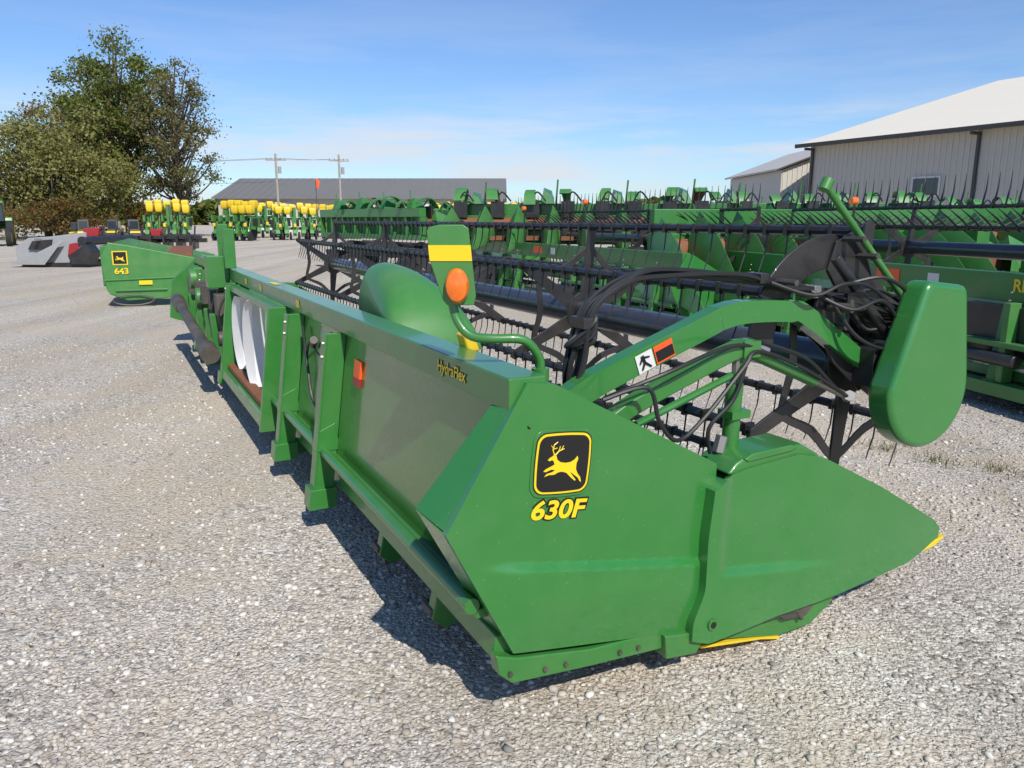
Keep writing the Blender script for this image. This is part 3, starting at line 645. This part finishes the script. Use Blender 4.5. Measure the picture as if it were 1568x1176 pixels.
g=G(); g.add([(17.2,51.7,4.72),(22.2,51.7,6.6),(22.2,64.3,6.6),(17.2,64.3,4.72),(17.2,51.7,4.84),(22.2,51.7,6.72),(22.2,64.3,6.72),(17.2,64.3,4.84)],[(0,1,2,3),(4,5,6,7),(0,1,5,4),(1,2,6,5),(2,3,7,6),(3,0,4,7)]); obj(g,'roof',LT,WALLM)
g=G(); g.add([(17.2,51.66,4.70),(22.2,51.66,6.58),(22.2,51.66,6.70),(17.2,51.66,4.82)],[(0,1,2,3)]); obj(g,'roof_edge',LT,TRIM)
g=G(); x=17.7
while x<21.5: g.box(x,x+.05,51.96,51.999,.02,4.6+(x-17.6)*.36); x+=.31
obj(g,'wall_ribs',LT,RIBM)
BL=empty('long_barn',(0,0,0))
g=G(); g.prism([(86,0),(86,3.9),(95,6.2),(104,3.9),(104,0)],-32,-1.2,'x'); obj(g,'walls',BL,WALLM)
g=G()
for a,b in(((85.4,3.75),(95,6.25)),((95,6.25),(104.6,3.75))):
    g.add([(-32.5,a[0],a[1]),(-.7,a[0],a[1]),(-.7,b[0],b[1]),(-32.5,b[0],b[1]),(-32.5,a[0],a[1]+.12),(-.7,a[0],a[1]+.12),(-.7,b[0],b[1]+.12),(-32.5,b[0],b[1]+.12)],[(0,1,2,3),(4,5,6,7),(0,1,5,4),(1,2,6,5),(2,3,7,6),(3,0,4,7)])
obj(g,'roof',BL,ROOFG)
g=G()
for x in(-28,-19,-10): g.box(x,x+4,85.9,85.98,0,3.4)
obj(g,'doors',BL,WHITE)
g=G(); x=-32
while x<-1: g.add([(x,85.38,3.90),(x+.06,85.38,3.90),(x+.06,95,6.41),(x,95,6.41)],[(0,1,2,3)]); x+=.9
obj(g,'roof_seams',BL,ROOFS)

# ================================================================ UTILITY POLES
UP=empty('utility_pole',(-21,71,0)); g=G(); g.tube((0,0,0),(0,0,7.3),.12,.09,n=10); g.box(-.9,.9,-.04,.04,6.7,6.8)
obj(g,'pole',UP,WOODP); g=G(); g.tube((.3,0,5.6),(.3,0,6.2),.15,n=12)
for x in(-.8,-.4,.4,.8): g.tube((x,0,6.8),(x,0,6.95),.04,n=6)
obj(g,'transformer',UP,GREY)
UQ=dup(UP,(-15.6,72,0),r(20))
UR=dup(UP,(-66,60,0),r(10))
PW=empty('power_lines'); g=G()
def wire(a,b,sag):
    g.path([(a[0]+(b[0]-a[0])*t/14,a[1]+(b[1]-a[1])*t/14,a[2]+(b[2]-a[2])*t/14-sag*4*(t/14)*(1-t/14)) for t in range(15)],.012,4)
for k,dx in enumerate((-.8,.8)):
    wire((-66+dx,60,6.9),(-21+dx,71,6.9),.8); wire((-21+dx,71,6.9),(-15.6+dx,72,6.9),.1); 
wire((-66,60,5.0),(-21,71,4.9),.6)
obj(g,'wires',PW,TRIM)
FL=empty('warning_flag',(-17.3,70,0)); g=G(); g.tube((0,0,0),(0,0,5.0),.03); obj(g,'staff',FL,TRIM); g=G(); g.add([(0,0,5.2),(.35,.1,4.9),(.22,.0,4.2),(0,0,4.4)],[(0,1,2,3)]); obj(g,'flag',FL,ORANGE)

# ================================================================ TREES
def tree(name,x,y,h,rx,rz_,zc,ncl,per,cols,leaf=.32,spread=.9,seed=1,trunks=1):
    R=random.Random(seed); P=empty(name,(x,y,0)); g=G(); cl=[]
    while len(cl)<ncl:
        p=Vector((R.uniform(-1,1),R.uniform(-1,1),R.uniform(-1,1))); q=p.length
        if q>1 or q<.35: continue
        lump=1+.22*math.sin(p.x*5+seed)*math.cos(p.z*6+seed*2)
        cl.append(Vector((p.x*rx*lump,p.y*rx*lump,zc+p.z*rz_*lump)))
    cl=[c for c in cl if c.z>.8]
    for tk in range(trunks):
        bx=(tk-(trunks-1)/2)*.8
        T=[Vector((bx,0,-.1)),Vector((bx*1.5+.1,0,h*.2)),Vector((bx*2-.1,.1,h*.45)),Vector((bx*2,.1,h*.7)),Vector((bx*2.2,.1,h*.93))]; T=smoothpts(T,4)
        g.path(T,[.42*(1-i/len(T))*h/15+.03 for i in range(len(T))],8)
        for c in cl[tk::trunks]:
            if R.random()<.75:
                s=T[min(len(T)-1,max(4,int(len(T)*(c.z*.72/h))))]; m_=(s+c)/2+Vector((R.uniform(-.3,.3),R.uniform(-.3,.3),-.3))
                g.path(smoothpts([s,m_,c],3),[.10*h/15*(1-i/8)+.015 for i in range(7)],5)
    obj(g,'trunk_and_limbs',P,BARK,True)
    C=np.array([tuple(c) for c in cl]); n=len(C)*per
    rs=np.random.RandomState(seed); idx=np.repeat(np.arange(len(C)),per)
    sz=rs.uniform(.6,1.3,len(C))*spread
    pos=C[idx]+rs.normal(0,1,(n,3))*np.array([.62,.62,.42])*sz[idx][:,None]
    pos[:,2]=np.maximum(pos[:,2],.15)
    a=rs.normal(0,1,(n,3)); a/=np.linalg.norm(a,axis=1)[:,None]; b=rs.normal(0,1,(n,3)); b-=a*(a*b).sum(1)[:,None]; b/=np.linalg.norm(b,axis=1)[:,None]
    s=rs.uniform(.5,1.2,n)[:,None]*leaf/2
    v=np.stack([pos-a*s,pos-b*s*.6,pos+a*s,pos+b*s*.6],1).reshape(-1,3)
    me=bpy.data.meshes.new('foliage'); me.from_pydata(v.tolist(),[],np.arange(4*n).reshape(-1,4).tolist()); me.update()
    me.materials.append(island(name+'_leaves',cols,.6,1)); o=bpy.data.objects.new('foliage',me); sc.collection.objects.link(o); o.parent=P
OL=[(.14,.15,.04),(.22,.22,.065),(.30,.28,.10),(.18,.20,.055)]
OL2=[(.07,.10,.02),(.12,.17,.035),(.18,.19,.045),(.10,.15,.03),(.20,.15,.04)]
tree('willow_tree',-38.6,66,11,6.8,5.0,5.2,230,160,OL,.30,1.15,2,2)
tree('oak_tree',-36.0,74,17,4.9,6.6,10.4,150,150,OL2,.33,1.0,5)
tree('locust_tree',-30.2,72,15.5,3.9,6.3,9.0,100,100,[(.11,.12,.045),(.17,.17,.06),(.23,.19,.08)],.27,.75,9)
tree('maple_tree',-44,80,13,3.8,4.8,8.4,60,120,[(.12,.06,.02),(.20,.09,.03),(.13,.13,.03)],.33,1.0,11)
tree('shrub',-32.0,70,5,2.0,1.8,1.8,40,90,[(.2,.10,.02),(.14,.14,.03),(.26,.15,.04)],.27,.8,14)
tree('shrub',-36,62,5,4.2,1.5,1.5,52,90,[(.14,.10,.03),(.18,.09,.03),(.13,.14,.04)],.27,.8,15)
rs=np.random.RandomState(7); n=12000
px=rs.uniform(-260,300,n); hh=4+2.0*np.sin(px*.06)+1.2*np.sin(px*.17+1); pz=rs.uniform(0,1,n)**.8*hh; py=210+rs.uniform(-5,5,n)
pos=np.stack([px,py,pz],1); a=rs.normal(0,1,(n,3)); b=rs.normal(0,1,(n,3)); v=np.stack([pos-a*.8,pos-b*.8,pos+a*.8,pos+b*.8],1).reshape(-1,3)
me=bpy.data.meshes.new('distant_tree_line'); me.from_pydata(v.tolist(),[],np.arange(4*n).reshape(-1,4).tolist()); me.materials.append(island('far_leaves',OL2,.8,1)); sc.collection.objects.link(bpy.data.objects.new('distant_tree_line',me))

# ================================================================ GROUND
g=G(); g.add([(-1500,-300,0),(1500,-300,0),(1500,2500,0),(-1500,2500,0)],[(0,1,2,3)])
m=bpy.data.materials.new('gravel'); t,N,Lk,b=nt(m); tc=N.new('ShaderNodeTexCoord')
nn1=N.new('ShaderNodeTexNoise'); nn1.inputs['Scale'].default_value=25; Lk.new(tc.outputs['Object'],nn1.inputs['Vector'])
vm=N.new('ShaderNodeVectorMath'); vm.operation='MULTIPLY_ADD'; vm.inputs[1].default_value=(.025,.025,.025); Lk.new(nn1.outputs['Color'],vm.inputs[0]); Lk.new(tc.outputs['Object'],vm.inputs[2])
def vor(scale):
    v=N.new('ShaderNodeTexVoronoi'); v.inputs['Scale'].default_value=scale; Lk.new(vm.outputs[0],v.inputs['Vector']); return v
v1=vor(54); v2=vor(120)
def ramp(src,stops):
    r_=N.new('ShaderNodeValToRGB'); e=r_.color_ramp.elements
    while len(e)<len(stops): e.new(.5)
    for i,(p_,c_) in enumerate(stops): e[i].position=p_; e[i].color=(*c_,1)
    Lk.new(src,r_.inputs[0]); return r_
def sep(v):
    s=N.new('ShaderNodeSeparateColor'); Lk.new(v.outputs['Color'],s.inputs[0]); return s
s1=sep(v1); s2=sep(v2)
r1=ramp(s1.outputs[0],[(0,(.20,.185,.165)),(.22,(.42,.385,.335)),(.5,(.56,.515,.455)),(.85,(.68,.635,.57)),(1,(.86,.83,.77))])
r2=ramp(s2.outputs[1],[(0,(.24,.215,.185)),(.3,(.48,.435,.375)),(.7,(.62,.57,.495)),(1,(.80,.755,.68))])
nb=N.new('ShaderNodeTexNoise'); nb.inputs['Scale'].default_value=1.3; nb.inputs['Detail'].default_value=8; nb.inputs['Roughness'].default_value=.65; Lk.new(tc.outputs['Object'],nb.inputs['Vector'])
rb=ramp(nb.outputs['Fac'],[(.42,(0,0,0)),(.58,(1,1,1))])
mx=N.new('ShaderNodeMix'); mx.data_type='RGBA'; Lk.new(rb.outputs[0],mx.inputs['Factor']); Lk.new(r1.outputs[0],mx.inputs['A']); Lk.new(r2.outputs[0],mx.inputs['B'])
nd=N.new('ShaderNodeTexNoise'); nd.inputs['Scale'].default_value=.55; nd.inputs['Detail'].default_value=11; nd.inputs['Roughness'].default_value=.72; Lk.new(tc.outputs['Object'],nd.inputs['Vector'])
rd=ramp(nd.outputs['Fac'],[(.46,(0,0,0)),(.58,(.9,.9,.9))])
nf=N.new('ShaderNodeTexNoise'); nf.inputs['Scale'].default_value=45; nf.inputs['Detail'].default_value=6; Lk.new(tc.outputs['Object'],nf.inputs['Vector'])
rf=ramp(nf.outputs['Fac'],[(.3,(.46,.39,.30)),(.7,(.70,.62,.50))])
mx2=N.new('ShaderNodeMix'); mx2.data_type='RGBA'; Lk.new(rf.outputs[0],mx2.inputs['B']); Lk.new(rd.outputs[0],mx2.inputs['Factor']); Lk.new(mx.outputs['Result'],mx2.inputs['A'])
ed=ramp(v1.outputs['Distance'],[(.0,(1,1,1)),(.45,(1,1,1)),(.9,(.5,.47,.43))])
mm=N.new('ShaderNodeMix'); mm.data_type='RGBA'; mm.blend_type='MULTIPLY'; mm.inputs['Factor'].default_value=.7; Lk.new(mx2.outputs['Result'],mm.inputs['A']); Lk.new(ed.outputs[0],mm.inputs['B'])
mp2=N.new('ShaderNodeMapping'); mp2.inputs['Rotation'].default_value=(0,0,math.radians(-24)); mp2.inputs['Scale'].default_value=(1.1,.07,1); Lk.new(tc.outputs['Object'],mp2.inputs[0])
nl=N.new('ShaderNodeTexNoise'); nl.inputs['Scale'].default_value=1.0; nl.inputs['Detail'].default_value=5; nl.inputs['Roughness'].default_value=.6; Lk.new(mp2.outputs[0],nl.inputs['Vector'])
rl=ramp(nl.outputs['Fac'],[(.35,(.80,.785,.76)),(.62,(1.0,1.0,1.0))])
m4=N.new('ShaderNodeMix'); m4.data_type='RGBA'; m4.blend_type='MULTIPLY'; m4.inputs['Factor'].default_value=1; Lk.new(mm.outputs['Result'],m4.inputs['A']); Lk.new(rl.outputs[0],m4.inputs['B'])
Lk.new(m4.outputs['Result'],b.inputs['Base Color']); b.inputs['Roughness'].default_value=.95; b.inputs['Specular IOR Level'].default_value=.1
ad=N.new('ShaderNodeMath'); ad.operation='MULTIPLY_ADD'; ad.inputs[1].default_value=.5; Lk.new(v2.outputs['Distance'],ad.inputs[0]); Lk.new(v1.outputs['Distance'],ad.inputs[2])
bp=N.new('ShaderNodeBump'); bp.invert=True; bp.inputs['Strength'].default_value=1; bp.inputs['Distance'].default_value=.009; Lk.new(ad.outputs[0],bp.inputs['Height']); Lk.new(bp.outputs[0],b.inputs['Normal'])
obj(g,'ground',None,m,fixn=False)
phi=(1+5**.5)/2; ico=np.array([(-1,phi,0),(1,phi,0),(-1,-phi,0),(1,-phi,0),(0,-1,phi),(0,1,phi),(0,-1,-phi),(0,1,-phi),(phi,0,-1),(phi,0,1),(-phi,0,-1),(-phi,0,1)])/1.9
icf=np.array([(0,11,5),(0,5,1),(0,1,7),(0,7,10),(0,10,11),(1,5,9),(5,11,4),(11,10,2),(10,7,6),(7,1,8),(3,9,4),(3,4,2),(3,2,6),(3,6,8),(3,8,9),(4,9,5),(2,4,11),(6,2,10),(8,6,7),(9,8,1)])
rs=np.random.RandomState(12); n=46000
yy=1.2+ (rs.uniform(0,1,n)**1.6)*9; xx=rs.uniform(-1,1,n)*(.8+yy*.76)
keep=(np.sin(xx*1.7+1)*np.cos(yy*2.1)+np.sin(xx*.8-yy*1.3)+rs.normal(0,.7,n))>-.6
xx=xx[keep];yy=yy[keep];n=len(xx)
s=np.clip(rs.gamma(2.2,.0025,n)+.002,.0025,.016)
V=ico[None]*(1+rs.uniform(-.3,.3,(n,12,1)))*s[:,None,None]*np.stack([rs.uniform(.8,1.4,n),rs.uniform(.8,1.3,n),rs.uniform(.45,.8,n)],1)[:,None,:]
an=rs.uniform(0,6.28,n); ca,sa=np.cos(an)[:,None],np.sin(an)[:,None]
X=V[:,:,0]*ca-V[:,:,1]*sa; Y=V[:,:,0]*sa+V[:,:,1]*ca
V=np.stack([X+xx[:,None],Y+yy[:,None],V[:,:,2]+s[:,None]*.2],2).reshape(-1,3)
Fc=(icf[None]+12*np.arange(n)[:,None,None]).reshape(-1,3)
me=bpy.data.meshes.new('gravel_stones'); me.vertices.add(len(V)); me.vertices.foreach_set('co',V.ravel()); me.loops.add(Fc.size); me.loops.foreach_set('vertex_index',Fc.ravel()); me.polygons.add(len(Fc)); me.polygons.foreach_set('loop_start',np.arange(0,Fc.size,3)); me.update(calc_edges=True); me.validate()
me.materials.append(island('stones',[(.20,.185,.165),(.43,.395,.345),(.52,.48,.42),(.35,.30,.24),(.54,.50,.44),(.66,.62,.56)],.9)); sc.collection.objects.link(bpy.data.objects.new('gravel_stones',me))
rs=np.random.RandomState(5); n=160; px=rs.uniform(-6,5,n); py=rs.uniform(2,11,n); V=[];F=[]
for i in range(n):
    s=rs.uniform(.006,.016); a=rs.uniform(0,6.28); c_,s_=math.cos(a),math.sin(a)
    for dx,dy,dz in((-1,0,.3),(0,-.5,0),(1,0,.5),(0,.5,.1)): V.append((px[i]+s*(dx*c_-dy*s_),py[i]+s*(dx*s_+dy*c_),.012+s*dz))
    F.append((4*i,4*i+1,4*i+2,4*i+3))
g=G(); g.add(V,F); obj(g,'fallen_leaves',None,island('dry_leaves',[(.16,.09,.04),(.26,.17,.08),(.12,.07,.03)],.8),fixn=False)
V=[];F=[]
for i in range(220):
    cx,cy=((2.95,5.1),(3.25,4.9),(2.7,5.4))[i%3]; x0=cx+rs.normal(0,.07); y0=cy+rs.normal(0,.07); h_=rs.uniform(.03,.09); a=rs.uniform(0,6.28); lx,ly=math.cos(a),math.sin(a)
    k0=len(V); V+=[(x0-.003*ly,y0+.003*lx,0),(x0+.003*ly,y0-.003*lx,0),(x0+lx*h_*.6,y0+ly*h_*.6,h_)]; F.append((k0,k0+1,k0+2))
g=G(); g.add(V,F); obj(g,'weed_tuft',None,island('weeds',[(.10,.13,.03),(.2,.2,.07),(.07,.11,.02)],.7),fixn=False)

# ================================================================ WORLD, SUN, CAMERA
w=bpy.data.worlds.new('World'); sc.world=w; w.use_nodes=True; N=w.node_tree.nodes; Lk=w.node_tree.links; bg=N['Background']
el=math.radians(45); sx,sy=.40,-.95
sky=N.new('ShaderNodeTexSky'); sky.sky_type='NISHITA'; sky.sun_disc=False; sky.sun_elevation=el; sky.sun_rotation=math.atan2(sx,sy); sky.air_density=1.0; sky.dust_density=.3; sky.ozone_density=1.7
tint=N.new('ShaderNodeMix'); tint.data_type='RGBA'; tint.blend_type='MULTIPLY'; tint.inputs['Factor'].default_value=1; tint.inputs['B'].default_value=(.86,1.08,1.42,1); Lk.new(sky.outputs[0],tint.inputs['A'])
tc=N.new('ShaderNodeTexCoord'); mp=N.new('ShaderNodeMapping'); mp.inputs['Scale'].default_value=(1.4,1.4,11); Lk.new(tc.outputs['Generated'],mp.inputs[0])
no=N.new('ShaderNodeTexNoise'); no.inputs['Scale'].default_value=2.4; no.inputs['Detail'].default_value=10; no.inputs['Roughness'].default_value=.6; Lk.new(mp.outputs[0],no.inputs['Vector'])
rp=N.new('ShaderNodeValToRGB'); rp.color_ramp.elements[0].position=.44; rp.color_ramp.elements[1].position=.64; Lk.new(no.outputs['Fac'],rp.inputs[0])
sp=N.new('ShaderNodeSeparateXYZ'); Lk.new(tc.outputs['Generated'],sp.inputs[0])
mr=N.new('ShaderNodeValToRGB'); e=mr.color_ramp.elements; e[0].position=0; e[0].color=(.9,.9,.9,1); e[1].position=.10; e[1].color=(.8,.8,.8,1); q1=e.new(.14); q1.color=(.18,.18,.18,1); q2=e.new(.3); q2.color=(.02,.02,.02,1); Lk.new(sp.outputs[2],mr.inputs[0])
ml=N.new('ShaderNodeMath'); ml.operation='MULTIPLY'; Lk.new(rp.outputs[0],ml.inputs[0]); Lk.new(mr.outputs[0],ml.inputs[1])
mx=N.new('ShaderNodeMix'); mx.data_type='RGBA'; mx.inputs['B'].default_value=(7.4,7.8,8.4,1); Lk.new(ml.outputs[0],mx.inputs['Factor']); Lk.new(tint.outputs['Result'],mx.inputs['A'])
Lk.new(mx.outputs['Result'],bg.inputs[0]); bg.inputs[1].default_value=.10
sd=bpy.data.lights.new('sun','SUN'); sd.energy=5.0; sd.angle=math.radians(.53); sd.color=(1,.95,.86); so=bpy.data.objects.new('sun',sd); sc.collection.objects.link(so)
hl=math.hypot(sx,sy); d=Vector((sx/hl*math.cos(el),sy/hl*math.cos(el),math.sin(el))); so.rotation_euler=d.to_track_quat('Z','Y').to_euler(); so.location=d*30
cd=bpy.data.cameras.new('camera'); cd.sensor_width=36; cd.lens=36*1178/1568; cd.clip_start=.05; cd.clip_end=5000
co=bpy.data.objects.new('camera',cd); sc.collection.objects.link(co); co.location=(0,0,1.65); co.rotation_euler=(math.pi/2-math.atan(253/1178),0,0); sc.camera=co
sc.view_settings.view_transform='Standard'; sc.view_settings.look='None'; sc.view_settings.exposure=0
